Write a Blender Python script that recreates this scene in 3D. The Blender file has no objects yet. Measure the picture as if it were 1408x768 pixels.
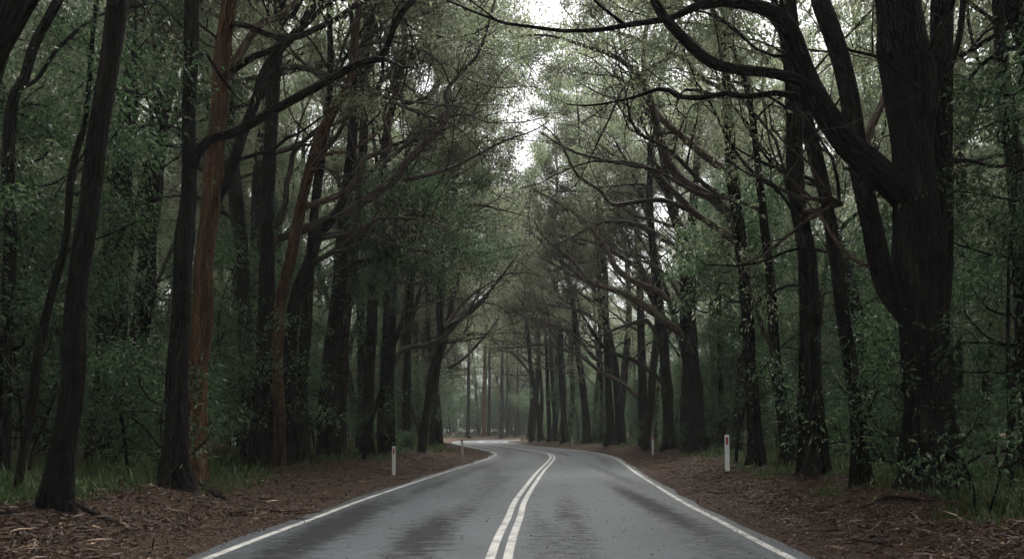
import bpy, math, random
import numpy as np

R = math.radians
C = bpy.context.scene.collection
S = bpy.context.scene

# ------------------------------------------------------------------ camera, sky, sun, exposure
F, HZ, CX, CAMH = 1056.0, 592.0, 704.0, 1.45      # focal length in photo pixels, horizon row, centre column, eye height
cd = bpy.data.cameras.new('camera')
cam = bpy.data.objects.new('camera', cd); C.objects.link(cam)
cam.location = (0, 0, CAMH); cam.rotation_euler = (R(90), 0, 0)
cd.sensor_width = 36; cd.lens = 36 * F / 1408; cd.shift_y = (HZ - 384) / 1408
cd.clip_start = 0.05; cd.clip_end = 2000
S.camera = cam

SUN_EL, SUN_AZ = 62, 20
w = bpy.data.worlds.new('World'); S.world = w; w.use_nodes = True
nt = w.node_tree; nt.nodes.clear()
sky = nt.nodes.new('ShaderNodeTexSky'); sky.sky_type = 'NISHITA'; sky.sun_disc = False
sky.sun_elevation = R(SUN_EL); sky.sun_rotation = R(SUN_AZ)
sky.air_density = 1.0; sky.dust_density = 4.0; sky.ozone_density = 1.0
hs = nt.nodes.new('ShaderNodeHueSaturation'); hs.inputs['Saturation'].default_value = 0.10
bg = nt.nodes.new('ShaderNodeBackground'); bg.inputs['Strength'].default_value = 0.055
wo = nt.nodes.new('ShaderNodeOutputWorld')
nt.links.new(sky.outputs[0], hs.inputs['Color']); nt.links.new(hs.outputs[0], bg.inputs[0]); nt.links.new(bg.outputs[0], wo.inputs[0])
sd = bpy.data.lights.new('sun', 'SUN'); sd.energy = 1.5; sd.angle = R(40); sd.color = (1.0, 0.97, 0.93)
so = bpy.data.objects.new('sun', sd); C.objects.link(so)
so.rotation_euler = (R(90 - SUN_EL), 0, R(180 - SUN_AZ)); so.location = (0, 0, 60)
S.view_settings.view_transform = 'Standard'; S.view_settings.look = 'None'
S.view_settings.exposure = 2.58; S.view_settings.gamma = 1.0; S.view_settings.use_curve_mapping = False
S.render.engine = 'CYCLES'
cy = S.cycles
cy.use_denoising = True
cy.max_bounces = 9; cy.diffuse_bounces = 6; cy.glossy_bounces = 2; cy.transmission_bounces = 4; cy.volume_bounces = 0
cy.transparent_max_bounces = 4
cy.use_adaptive_sampling = True; cy.adaptive_threshold = 0.02
cy.sample_clamp_indirect = 4.0
cy.caustics_reflective = False; cy.caustics_refractive = False

# ------------------------------------------------------------------ helpers
def V(*a): return np.array(a, float)
def unit(v):
    v = np.asarray(v, float); return v / (np.linalg.norm(v, axis=-1, keepdims=True) + 1e-9)
def W(px, py, D): return V((px - CX) / F * D, D, CAMH + (HZ - py) / F * D)
def sstep(a, b, x):
    t = np.clip((x - a) / (b - a), 0, 1); return t * t * (3 - 2 * t)

def tag(o, label=None, cat=None, group=None, kind=None):
    if label: o['label'] = label
    if cat: o['category'] = cat
    if group: o['group'] = group
    if kind: o['kind'] = kind
    return o
def empty(name, loc, label, cat, group=None, rz=0):
    o = bpy.data.objects.new(name, None); C.objects.link(o)
    o.location = loc; o.rotation_euler = (0, 0, rz); o.empty_display_size = 0.3
    return tag(o, label, cat, group)
def link(name, me, parent=None):
    o = bpy.data.objects.new(name, me); C.objects.link(o)
    if parent is not None: o.parent = parent
    return o
def copy_tree(root, loc, rz, sc, label, group):
    r = root.copy(); C.objects.link(r); r.location = loc; r.rotation_euler = (0, 0, rz); r.scale = sc
    r['label'] = label; r['group'] = group
    for ch in list(root.children):
        c = ch.copy(); C.objects.link(c); c.parent = r
    return r

def raw_mesh(name, verts, quads, mat, smooth=True, attrs=None):
    me = bpy.data.meshes.new(name)
    verts = np.ascontiguousarray(verts, np.float32); quads = np.ascontiguousarray(quads, np.int32)
    k = quads.shape[1]
    me.vertices.add(len(verts)); me.vertices.foreach_set('co', verts.ravel())
    me.loops.add(quads.size); me.loops.foreach_set('vertex_index', quads.ravel())
    me.polygons.add(len(quads))
    me.polygons.foreach_set('loop_start', np.arange(0, quads.size, k, dtype=np.int32))
    me.polygons.foreach_set('use_smooth', np.full(len(quads), smooth, bool))
    for an, (typ, dom, data) in (attrs or {}).items():
        a = me.attributes.new(an, typ, dom)
        a.data.foreach_set('vector' if typ == 'FLOAT_VECTOR' else 'value', np.ascontiguousarray(data, np.float32).ravel())
    me.update(calc_edges=True); me.validate()
    me.materials.append(mat)
    return me

def hash_noise(a, b, seed):
    """smooth pseudo noise from a few sines, arrays in, about -1..1 out"""
    rr = np.random.default_rng(seed); s = 0
    for i in range(5):
        f = 0.7 * 1.7 ** i; th = rr.uniform(0, 6.28); ph = rr.uniform(0, 6.28)
        s = s + np.sin(f * (a * math.cos(th) + b * math.sin(th)) + ph) / 1.35 ** i
    return s / 2.4

class Tubes:
    """collects swept tubes with a seam-free bark coordinate"""
    def __init__(s): s.v, s.q, s.b, s.n, s.mi, s.m = [], [], [], 0, 0, []
    def add(s, pts, rad, sides=8, lump=0.0, rng=None, flare=0.0):
        pts = np.asarray(pts, float); rad = np.asarray(rad, float); n = len(pts)
        tg = unit(np.gradient(pts, axis=0))
        ref = V(1, 0, 0) if abs(tg[0][0]) < 0.8 else V(0, 1, 0)
        U = np.zeros((n, 3)); u = unit(ref - tg[0] * ref.dot(tg[0]))
        for i in range(n):
            u = u - tg[i] * u.dot(tg[i]); u = u / (np.linalg.norm(u) + 1e-9); U[i] = u
        Vv = np.cross(tg, U)
        ang = np.linspace(0, 2 * math.pi, sides, endpoint=False)
        ln = np.concatenate([[0], np.cumsum(np.linalg.norm(np.diff(pts, axis=0), axis=1))])
        rr = np.repeat(rad[:, None], sides, 1)
        off = rng.uniform(0, 50) if rng is not None else 0.0
        if lump > 0:
            A, Lg = np.meshgrid(ang, ln)
            rr = rr * (1 + lump * (np.sin(2 * A + off + Lg * .5) * .5 + np.sin(3 * A + 2.1 * off + .9 * Lg) * .5 + .6 * np.sin(5 * A - off + 1.7 * Lg) + .5 * np.sin(Lg * 2.3 + off)))
        if flare > 0:
            A, Lg = np.meshgrid(ang, ln)
            rr = rr * (1 + flare * np.exp(-Lg / 0.45) * (1 + .55 * np.sin(4 * A + off) + .3 * np.sin(7 * A + off)))
        P = pts[:, None, :] + rr[..., None] * (np.cos(ang)[None, :, None] * U[:, None, :] + np.sin(ang)[None, :, None] * Vv[:, None, :])
        s.v.append(P.reshape(-1, 3))
        bk = np.zeros((n, sides, 3)); r0 = max(rad.max(), 0.03)
        bk[..., 0] = np.cos(ang) * r0 + off; bk[..., 1] = np.sin(ang) * r0; bk[..., 2] = ln[:, None]
        s.b.append(bk.reshape(-1, 3))
        i = np.arange(n - 1)[:, None] * sides; j = np.arange(sides)[None, :]; j2 = (j + 1) % sides
        s.q.append(np.stack([i + j, i + j2, i + sides + j2, i + sides + j], -1).reshape(-1, 4) + s.n)
        s.m.append(np.full((n - 1) * sides, s.mi)); s.n += n * sides
    def mesh(s, name, mat, origin=(0, 0, 0), mat2=None):
        v = np.concatenate(s.v) - np.asarray(origin)
        me = raw_mesh(name, v, np.concatenate(s.q), mat, True, {'bark_co': ('FLOAT_VECTOR', 'POINT', np.concatenate(s.b))})
        if mat2 is not None:
            me.materials.append(mat2); me.polygons.foreach_set('material_index', np.ascontiguousarray(np.concatenate(s.m), np.int32))
        return me

class Leaves:
    def __init__(s): s.p, s.d, s.l, s.t, s.f = [], [], [], [], []
    def add(s, p, d, l, t, f=None): s.p.append(p); s.d.append(d); s.l.append(l); s.t.append(t); s.f.append(np.zeros_like(p) + V(0, 0, .6) if f is None else f)
    def count(s): return sum(len(x) for x in s.p)
    def mesh(s, name, mat, rng, origin=(0, 0, 0), wr=0.34, fold=0.25, gap=0.0):
        if gap:                                       # the crowns part over the road's middle, where the sky shows
            p = np.concatenate(s.p); dd, _ = road_d(p[:, 0], p[:, 1]); k = dd > gap * (1 + 1.4 * hash_noise(p[:, 1] * .35, p[:, 2] * .35, 9))
            s.p, s.d, s.l, s.t, s.f = [p[k]], [np.concatenate(s.d)[k]], [np.concatenate(s.l)[k]], [np.concatenate(s.t)[k]], [np.concatenate(s.f)[k]]
        p = np.concatenate(s.p) - np.asarray(origin); d = unit(np.concatenate(s.d)); l = np.concatenate(s.l)[:, None]; t = np.concatenate(s.t)
        n = len(p); r = unit(rng.normal(size=(n, 3)) * .5 + np.concatenate(s.f)); side = unit(np.cross(d, r)); nr = np.cross(side, d)
        wd = l * wr * rng.uniform(.75, 1.2, (n, 1))
        mid = p + d * l * .45 + nr * l * rng.uniform(-.08, .12, (n, 1))
        v = np.stack([p, mid + side * wd * .5 + nr * wd * fold, p + d * l - nr * l * rng.uniform(-.05, .2, (n, 1)), mid - side * wd * .5 + nr * wd * fold], 1).reshape(-1, 3)
        q = np.arange(4 * n).reshape(-1, 4)
        return raw_mesh(name, v, q, mat, False, {'tint': ('FLOAT', 'FACE', t)})

# ------------------------------------------------------------------ materials
def mat(name):
    m = bpy.data.materials.new(name); m.use_nodes = True
    n = m.node_tree.nodes; b = n['Principled BSDF']; return m, n, m.node_tree.links, b
def node(n, typ, **kw):
    x = n.new(typ)
    for k, v in kw.items():
        if k in x.inputs: x.inputs[k].default_value = v
        else: setattr(x, k, v)
    return x
def ramp(n, stops):
    r = n.new('ShaderNodeValToRGB'); e = r.color_ramp.elements
    while len(e) < len(stops): e.new(0.5)
    for el, (p, c) in zip(e, stops): el.position = p; el.color = (*c, 1)
    return r

def bark_mat(name, dark, mid, light, patch=None, rough=0.85):
    m, n, L, b = mat(name)
    at = node(n, 'ShaderNodeAttribute', attribute_name='bark_co')
    mp = node(n, 'ShaderNodeMapping'); mp.inputs['Scale'].default_value = (14, 14, 1.6)
    L.new(at.outputs['Vector'], mp.inputs[0])
    ns = node(n, 'ShaderNodeTexNoise', Scale=1.6, Detail=7.0, Roughness=0.65); L.new(mp.outputs[0], ns.inputs['Vector'])
    vo = node(n, 'ShaderNodeTexVoronoi', Scale=1.7); L.new(mp.outputs[0], vo.inputs['Vector'])
    rp = ramp(n, [(0.30, dark), (0.52, mid), (0.74, light)]); L.new(ns.outputs[0], rp.inputs[0])
    col = rp.outputs[0]
    if patch is not None:
        mp2 = node(n, 'ShaderNodeMapping'); mp2.inputs['Scale'].default_value = (3.0, 3.0, 0.55); L.new(at.outputs['Vector'], mp2.inputs[0])
        n2 = node(n, 'ShaderNodeTexNoise', Scale=1.3, Detail=4.0, Roughness=0.6); L.new(mp2.outputs[0], n2.inputs['Vector'])
        r2 = ramp(n, [(patch[0], (0, 0, 0)), (patch[1], (1, 1, 1))]); L.new(n2.outputs[0], r2.inputs[0])
        r3 = ramp(n, [(0.3, patch[2]), (0.7, patch[3])]); L.new(ns.outputs[0], r3.inputs[0])
        mx = node(n, 'ShaderNodeMixRGB'); L.new(r2.outputs[0], mx.inputs[0]); L.new(col, mx.inputs[1]); L.new(r3.outputs[0], mx.inputs[2]); col = mx.outputs[0]
    oi = node(n, 'ShaderNodeObjectInfo'); mr = node(n, 'ShaderNodeMapRange'); mr.inputs['To Min'].default_value = 0.75; mr.inputs['To Max'].default_value = 1.25
    L.new(oi.outputs['Random'], mr.inputs[0])
    mu = node(n, 'ShaderNodeMixRGB', blend_type='MULTIPLY'); mu.inputs[0].default_value = 1; L.new(col, mu.inputs[1]); L.new(mr.outputs[0], mu.inputs[2])
    L.new(mu.outputs[0], b.inputs['Base Color'])
    m3 = node(n, 'ShaderNodeMapping'); m3.inputs['Scale'].default_value = (9, 9, 2.6); L.new(at.outputs['Vector'], m3.inputs[0])
    v3 = node(n, 'ShaderNodeTexVoronoi', Scale=1.2, feature='DISTANCE_TO_EDGE'); L.new(m3.outputs[0], v3.inputs['Vector'])
    c3 = node(n, 'ShaderNodeMapRange'); c3.inputs['From Max'].default_value = .22; L.new(v3.outputs['Distance'], c3.inputs[0])
    a0 = node(n, 'ShaderNodeMath', operation='ADD'); L.new(ns.outputs[0], a0.inputs[0]); L.new(c3.outputs[0], a0.inputs[1])
    ad = node(n, 'ShaderNodeMath', operation='ADD'); L.new(a0.outputs[0], ad.inputs[0]); L.new(vo.outputs['Distance'], ad.inputs[1])
    bp = node(n, 'ShaderNodeBump', Strength=1.0, Distance=0.045); L.new(ad.outputs[0], bp.inputs['Height']); L.new(bp.outputs[0], b.inputs['Normal'])
    b.inputs['Roughness'].default_value = rough; b.inputs['Specular IOR Level'].default_value = 0.08
    return m
BARK_DARK = bark_mat('bark_dark', (.0028, .0026, .0026), (.0078, .0071, .0068), (.030, .026, .0235), (.54, .68, (.010, .0095, .008), (.048, .044, .037)))
BARK_BROWN = bark_mat('bark_brown', (.008, .006, .005), (.032, .024, .020), (.085, .062, .050))
BARK_RED = bark_mat('bark_red', (.022, .012, .008), (.085, .045, .028), (.17, .09, .055), (.49, .56, (.058, .031, .020), (.215, .122, .076)))
BARK_LIMB = bark_mat('bark_limb', (.018, .014, .012), (.082, .066, .056), (.20, .162, .14))
BARK_PALE = bark_mat('bark_pale', (.035, .026, .021), (.13, .095, .075), (.28, .21, .17))

def leaf_mat(name, c0, c1, c2, rough=0.4, trans=0.35, spec=0.4, tmul=1.5):
    m, n, L, b = mat(name)
    at = node(n, 'ShaderNodeAttribute', attribute_name='tint')
    rp = ramp(n, [(0.0, c0), (0.55, c1), (1.0, c2)]); L.new(at.outputs['Fac'], rp.inputs[0])
    oi = node(n, 'ShaderNodeObjectInfo'); hv = node(n, 'ShaderNodeHueSaturation')
    mr = node(n, 'ShaderNodeMapRange'); mr.inputs['To Min'].default_value = 0.78; mr.inputs['To Max'].default_value = 1.2
    L.new(oi.outputs['Random'], mr.inputs[0]); L.new(mr.outputs[0], hv.inputs['Value']); L.new(rp.outputs[0], hv.inputs['Color'])
    L.new(hv.outputs[0], b.inputs['Base Color'])
    b.inputs['Roughness'].default_value = rough; b.inputs['Specular IOR Level'].default_value = spec
    tr = node(n, 'ShaderNodeBsdfTranslucent'); tc_ = node(n, 'ShaderNodeHueSaturation'); tc_.inputs['Value'].default_value = tmul; L.new(hv.outputs[0], tc_.inputs['Color']); L.new(tc_.outputs[0], tr.inputs[0])
    mx = node(n, 'ShaderNodeMixShader'); mx.inputs[0].default_value = trans
    L.new(b.outputs[0], mx.inputs[1]); L.new(tr.outputs[0], mx.inputs[2]); L.new(mx.outputs[0], n['Material Output'].inputs[0])
    return m
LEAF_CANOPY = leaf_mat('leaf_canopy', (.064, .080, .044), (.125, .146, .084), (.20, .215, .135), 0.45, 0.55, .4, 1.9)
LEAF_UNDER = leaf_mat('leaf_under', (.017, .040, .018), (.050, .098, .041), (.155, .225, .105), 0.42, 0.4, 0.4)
GRASS_M = leaf_mat('grass_blade', (.018, .038, .011), (.045, .078, .021), (.15, .14, .05), 0.5, 0.35)
LITTER_M = leaf_mat('leaf_litter', (.016, .008, .005), (.064, .031, .0185), (.28, .19, .12), 0.6, 0.0)

# ------------------------------------------------------------------ road line and terrain
ctrl = [(-1.0, -60), (-.7, -30), (-.5, -12), (-.3, 0), (-.15, 8.7), (.04, 13), (.16, 15.8), (.48, 20.4), (1.05, 27.8), (1.85, 37), (2.28, 43.4), (2.32, 49), (1.75, 56), (.25, 65.7),
        (-1.4, 76.5), (-2.9, 86.5), (-4.0, 97), (-4.2, 107), (-3.0, 117.5), (.6, 126), (7, 131), (16, 134), (32, 136), (60, 136), (110, 132)]
def catmull(P, per=24):
    P = np.asarray(P, float); P = np.vstack([2 * P[0] - P[1], P, 2 * P[-1] - P[-2]]); out = []
    for i in range(1, len(P) - 2):
        t = np.linspace(0, 1, per, endpoint=False)[:, None]; a, b, c, d = P[i - 1], P[i], P[i + 1], P[i + 2]
        out.append(.5 * ((2 * b) + (c - a) * t + (2 * a - 5 * b + 4 * c - d) * t ** 2 + (3 * b - a - 3 * c + d) * t ** 3))
    out.append(P[-2][None]); return np.vstack(out)
def resample(P, step):
    P = np.asarray(P, float); L = np.concatenate([[0], np.cumsum(np.linalg.norm(np.diff(P, axis=0), axis=1))])
    n = max(2, int(L[-1] / step) + 1); s = np.linspace(0, L[-1], n)
    return np.stack([np.interp(s, L, P[:, k]) for k in range(P.shape[1])], 1)
CL = resample(catmull(ctrl), 0.4)
CT = unit(np.gradient(CL, axis=0)); CN = np.stack([CT[:, 1], -CT[:, 0]], 1)     # CN points to the right of travel
def road_d(x, y):
    x = np.asarray(x, float); y = np.asarray(y, float); sh = x.shape
    p = np.stack([x.ravel(), y.ravel()], 1); out = np.empty(len(p)); sd_ = np.empty(len(p))
    for i in range(0, len(p), 20000):
        q = p[i:i + 20000]; dd = ((q[:, None, :] - CL[None]) ** 2).sum(2); k = dd.argmin(1)
        out[i:i + 20000] = np.sqrt(dd[np.arange(len(q)), k]); sd_[i:i + 20000] = ((q - CL[k]) * CN[k]).sum(1)
    return out.reshape(sh), sd_.reshape(sh)
def ground_z(x, y, d=None):
    x = np.asarray(x, float); y = np.asarray(y, float)
    if d is None: d, _ = road_d(x, y)
    base = -0.035 + .40 * sstep(4.25, 6.6, d) + np.clip(d - 7, 0, 40) * .022
    bump = .13 * sstep(4.1, 5.2, d) * (hash_noise(x * 1.2, y * 1.2, 3) + .7 * hash_noise(x * 3.1, y * 2.4, 4)) + .15 * sstep(7, 12, d) * hash_noise(x * .3, y * .3, 6)
    return base + bump
def gz(x, y): return float(ground_z(V(x), V(y))[0])
def on_ground(px, py):
    """the point of the terrain seen at a photo pixel"""
    Ds = np.geomspace(4, 260, 900); X = (px - CX) / F * Ds; Z = CAMH + (HZ - py) / F * Ds
    k = np.argmax(Z <= ground_z(X, Ds)); D = Ds[k] if Z[k] <= ground_z(X[k:k + 1], Ds[k:k + 1])[0] else 120.0
    return V((px - CX) / F * D, D, gz((px - CX) / F * D, D))

def axis(fine0, fine1, step, lo, hi, g=1.13):
    a = list(np.arange(fine0, fine1 + 1e-6, step)); s = step
    while a[-1] < hi: s = min(s * g, 40); a.append(a[-1] + s)
    s = step
    while a[0] > lo: s = min(s * g, 40); a.insert(0, a[0] - s)
    return np.array(a)
gx = axis(-11, 11, .16, -700, 700, 1.10); gy = axis(3, 34, .17, -120, 1200, 1.06)
GX, GY = np.meshgrid(gx, gy); gd, _ = road_d(GX, GY); GZ = ground_z(GX, GY, gd)
nx = len(gx); ii = (np.arange(len(gy) - 1)[:, None] * nx + np.arange(nx - 1)[None]).ravel()
GROUND, n, L, b = mat('forest_floor')
tc = node(n, 'ShaderNodeNewGeometry')
da = node(n, 'ShaderNodeAttribute', attribute_name='road_dist')
n1 = node(n, 'ShaderNodeTexNoise', Scale=26.0, Detail=8.0, Roughness=.7); L.new(tc.outputs['Position'], n1.inputs['Vector'])
n2 = node(n, 'ShaderNodeTexNoise', Scale=1.6, Detail=5.0); L.new(tc.outputs['Position'], n2.inputs['Vector'])
r1 = ramp(n, [(.32, (.009, .0052, .0033)), (.5, (.038, .0205, .0118)), (.72, (.11, .065, .04))]); L.new(n1.outputs[0], r1.inputs[0])
r2 = ramp(n, [(.32, (.016, .012, .008)), (.52, (.050, .036, .022)), (.72, (.085, .075, .035))]); L.new(n1.outputs[0], r2.inputs[0])
mr = node(n, 'ShaderNodeMapRange'); mr.inputs['From Min'].default_value = 6.2; mr.inputs['From Max'].default_value = 8.0
ad = node(n, 'ShaderNodeMath', operation='MULTIPLY_ADD'); L.new(n2.outputs[0], ad.inputs[0]); ad.inputs[1].default_value = 2.0; ad.inputs[2].default_value = -1.0
a2 = node(n, 'ShaderNodeMath', operation='ADD'); L.new(da.outputs['Fac'], a2.inputs[0]); L.new(ad.outputs[0], a2.inputs[1]); L.new(a2.outputs[0], mr.inputs[0])
mx = node(n, 'ShaderNodeMixRGB'); L.new(mr.outputs[0], mx.inputs[0]); L.new(r1.outputs[0], mx.inputs[1]); L.new(r2.outputs[0], mx.inputs[2])
L.new(mx.outputs[0], b.inputs['Base Color']); b.inputs['Roughness'].default_value = .9; b.inputs['Specular IOR Level'].default_value = .2
bp = node(n, 'ShaderNodeBump', Strength=1.0, Distance=.05); L.new(n1.outputs[0], bp.inputs['Height']); L.new(bp.outputs[0], b.inputs['Normal'])
gm = raw_mesh('ground', np.stack([GX.ravel(), GY.ravel(), GZ.ravel()], 1), np.stack([ii, ii + 1, ii + nx + 1, ii + nx], 1), GROUND, True,
              {'road_dist': ('FLOAT', 'POINT', np.clip(gd, 0, 60).ravel())})
tag(link('ground', gm), 'brown leaf-strewn forest floor on both sides of the road', None, None, 'structure')

# road sheet -------------------------------------------------
HALF = 3.63
def strip(name, off0, off1, z, m, nacross, seglo=0, seghi=None, wig=0.0, seed=1, attrs=False):
    P = CL[seglo:seghi]; N = CN[seglo:seghi]; u = np.linspace(0, 1, nacross + 1)
    s = np.arange(len(P)) * .4
    e0 = off0 + wig * hash_noise(s * 1.3, s * 0, seed); e1 = off1 + wig * hash_noise(s * 1.3, s * 0 + 3, seed + 1)
    o = e0[:, None] + (e1 - e0)[:, None] * u[None]
    X = P[:, None, 0] + N[:, None, 0] * o; Y = P[:, None, 1] + N[:, None, 1] * o
    Z = z - 0.0045 * np.abs(o)
    ny, nx_ = X.shape; k = (np.arange(ny - 1)[:, None] * nx_ + np.arange(nx_ - 1)[None]).ravel()
    at = None
    if attrs:
        wet = np.zeros(X.shape)
        for (cx, cyy, rx, ry, st) in ((-2.75, 12, .5, 6, 1.0), (-1.2, 11.0, .42, 3.2, .95), (.95, 13.3, .22, .8, .85), (2.75, 15.5, .32, 6.5, .95), (.45, 10.5, .35, 5, .45), (-.6, 24, .6, 9, .5), (-2.3, 20, .3, 6, .6), (3.4, 27, .3, 9, .6), (2.0, 43, .8, 10, .45), (-.3, 47, .6, 12, .45)):
            wet = np.maximum(wet, st * np.exp(-(((X - cx - .06 * (Y - cyy) * (cx > 2) * 0) / rx) ** 2 + ((Y - cyy) / ry) ** 2)))
        for o0, am in ((-2.55, .34), (-.95, .30), (.95, .30), (2.6, .36)):
            wet = np.maximum(wet, np.exp(-((o - o0) / .30) ** 2) * (am + .42 * hash_noise(Y * .22 + o0, X * .3, 31)))
        wet = np.maximum(wet, 0)
        at = {'wet': ('FLOAT', 'POINT', wet.ravel()), 'road_off': ('FLOAT', 'POINT', o.ravel())}
    me = raw_mesh(name, np.stack([X, Y, Z], -1).reshape(-1, 3), np.stack([k, k + nx_, k + nx_ + 1, k + 1], 1)[:, ::-1], m, True, at)
    return link(name, me)
ROAD, n, L, b = mat('asphalt')
ge = node(n, 'ShaderNodeNewGeometry')
s1 = node(n, 'ShaderNodeTexNoise', Scale=48.0, Detail=5.0, Roughness=.85); L.new(ge.outputs['Position'], s1.inputs['Vector'])
s2 = node(n, 'ShaderNodeTexNoise', Scale=.6, Detail=5.0); L.new(ge.outputs['Position'], s2.inputs['Vector'])
mp = node(n, 'ShaderNodeMapping'); mp.inputs['Scale'].default_value = (3.2, 5.5, 1); L.new(ge.outputs['Position'], mp.inputs[0])
s3 = node(n, 'ShaderNodeTexNoise', Scale=1.0, Detail=9.0, Roughness=.8); L.new(mp.outputs[0], s3.inputs['Vector'])
r1 = ramp(n, [(.40, (.004, .0055, .0070)), (.5, (.021, .0275, .0335)), (.61, (.092, .114, .132))]); L.new(s1.outputs[0], r1.inputs[0])
wt = node(n, 'ShaderNodeAttribute', attribute_name='wet')
wm = node(n, 'ShaderNodeMath', operation='MULTIPLY_ADD'); L.new(s3.outputs[0], wm.inputs[0]); wm.inputs[1].default_value = 2.6; wm.inputs[2].default_value = -1.3
wa = node(n, 'ShaderNodeMath', operation='ADD'); L.new(wm.outputs[0], wa.inputs[0]); L.new(wt.outputs['Fac'], wa.inputs[1])
wr = node(n, 'ShaderNodeMapRange'); wr.inputs['From Min'].default_value = .18; wr.inputs['From Max'].default_value = .75; L.new(wa.outputs[0], wr.inputs[0])
v2 = node(n, 'ShaderNodeMapRange'); v2.inputs['To Min'].default_value = .72; v2.inputs['To Max'].default_value = 1.25; v2.inputs['From Min'].default_value = .3; v2.inputs['From Max'].default_value = .7; L.new(s2.outputs[0], v2.inputs[0])
s4 = node(n, 'ShaderNodeTexNoise', Scale=11.0, Detail=6.0, Roughness=.75); L.new(ge.outputs['Position'], s4.inputs['Vector'])
v4 = node(n, 'ShaderNodeMapRange'); v4.inputs['To Min'].default_value = .62; v4.inputs['To Max'].default_value = 1.4; v4.inputs['From Min'].default_value = .33; v4.inputs['From Max'].default_value = .67; L.new(s4.outputs[0], v4.inputs[0])
m0 = node(n, 'ShaderNodeMixRGB', blend_type='MULTIPLY'); m0.inputs[0].default_value = 1; L.new(r1.outputs[0], m0.inputs[1]); L.new(v4.outputs[0], m0.inputs[2])
m1 = node(n, 'ShaderNodeMixRGB', blend_type='MULTIPLY'); m1.inputs[0].default_value = 1; L.new(m0.outputs[0], m1.inputs[1]); L.new(v2.outputs[0], m1.inputs[2])
m2 = node(n, 'ShaderNodeMixRGB'); L.new(wr.outputs[0], m2.inputs[0]); L.new(m1.outputs[0], m2.inputs[1]); m2.inputs[2].default_value = (.013, .0145, .0155, 1)
L.new(m2.outputs[0], b.inputs['Base Color'])
rr = node(n, 'ShaderNodeMapRange'); rr.inputs['To Min'].default_value = .46; rr.inputs['To Max'].default_value = .6; L.new(wr.outputs[0], rr.inputs[0]); L.new(rr.outputs[0], b.inputs['Roughness'])
sr = node(n, 'ShaderNodeMapRange'); sr.inputs['To Min'].default_value = .52; sr.inputs['To Max'].default_value = .10; L.new(wr.outputs[0], sr.inputs[0]); L.new(sr.outputs[0], b.inputs['Specular IOR Level'])
ah = node(n, 'ShaderNodeMath', operation='ADD'); L.new(s1.outputs[0], ah.inputs[0]); L.new(s4.outputs[0], ah.inputs[1])
bp = node(n, 'ShaderNodeBump', Strength=.7, Distance=.012); L.new(ah.outputs[0], bp.inputs['Height']); L.new(bp.outputs[0], b.inputs['Normal'])
PAINT, n, L, b = mat('road_paint')
ge = node(n, 'ShaderNodeNewGeometry')
s1 = node(n, 'ShaderNodeTexNoise', Scale=60.0, Detail=6.0, Roughness=.8); L.new(ge.outputs['Position'], s1.inputs['Vector'])
s2 = node(n, 'ShaderNodeTexNoise', Scale=3.0, Detail=6.0, Roughness=.7); L.new(ge.outputs['Position'], s2.inputs['Vector'])
ml = node(n, 'ShaderNodeMath', operation='MULTIPLY'); L.new(s1.outputs[0], ml.inputs[0]); L.new(s2.outputs[0], ml.inputs[1])
r1 = ramp(n, [(.17, (.06, .062, .064)), (.245, (.33, .325, .305)), (.4, (.52, .51, .48))]); L.new(ml.outputs[0], r1.inputs[0])
L.new(r1.outputs[0], b.inputs['Base Color']); b.inputs['Roughness'].default_value = .6
tag(strip('road', -HALF, HALF, .0, ROAD, 34, wig=.10, attrs=True), 'wet grey bitumen road curving away through the forest', None, None, 'structure')
for a0, a1 in ((-3.42, -3.30), (3.30, 3.42), (-.155, -.045), (.045, .155)):
    tag(strip('road_marking', a0, a1, .004, PAINT, 2), None, None, None, 'structure')

# ------------------------------------------------------------------ growth
def wander(p0, d0, Ln, n, rng, wob=.25, trop=(0, 0, 0), keep=.6):
    p = np.array(p0, float); d = unit(d0); q = [p.copy()]; wv = np.zeros(3); st = Ln / n; trop = np.asarray(trop, float)
    for _ in range(n):
        wv = keep * wv + wob * rng.normal(size=3); d = d + wv + trop; d /= np.linalg.norm(d) + 1e-9
        p = p + d * st; q.append(p.copy())
    return np.array(q)

LEAFMUL = 3.2
class Opt:
    def __init__(s, **k):
        s.leaf = .12; s.per = 26; s.clump = .40; s.droop = .7; s.maxlev = 3; s.dens = (1.0, 1.6); s.up = .06; s.wob = .22; s.tmin = .25; s.pull = None; s.leafmin = 0; s.ratio = (.30, .55); s.tmin2 = .25; s.flat = .6; s.rise = 0.0; s.fill = .6
        s.__dict__.update(k)

def put_leaves(lv, pts, rng, o, n):
    """a spray of leaves round a twig; the leaves of one spray face much the same way"""
    t = rng.uniform(.15, 1.05, n) * (len(pts) - 1); i = np.clip(t.astype(int), 0, len(pts) - 2); f = (t - i)[:, None]
    c = pts[i] * (1 - f) + pts[i + 1] * f
    cl = o.clump * rng.uniform(.6, 1.25)
    offs = rng.normal(size=(n, 3)) * cl * V(1, 1, o.flat) * (.6 + .8 * rng.uniform(size=(n, 1))) + V(0, 0, o.rise * rng.uniform(0, 1))
    face = unit(rng.normal(size=3) * .55 + V(0, 0, 1))
    d = unit(offs) * .7 + V(0, 0, -o.droop) + rng.normal(size=(n, 3)) * .4 + unit(rng.normal(size=3)) * .35
    tw = rng.uniform(-.33, .33)
    lv.add(c + offs, d, o.leaf * rng.uniform(.45, 1.35, n), np.clip(rng.beta(2.2, 2.6, n) + tw, 0, 1), np.repeat(face[None], n, 0))

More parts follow.
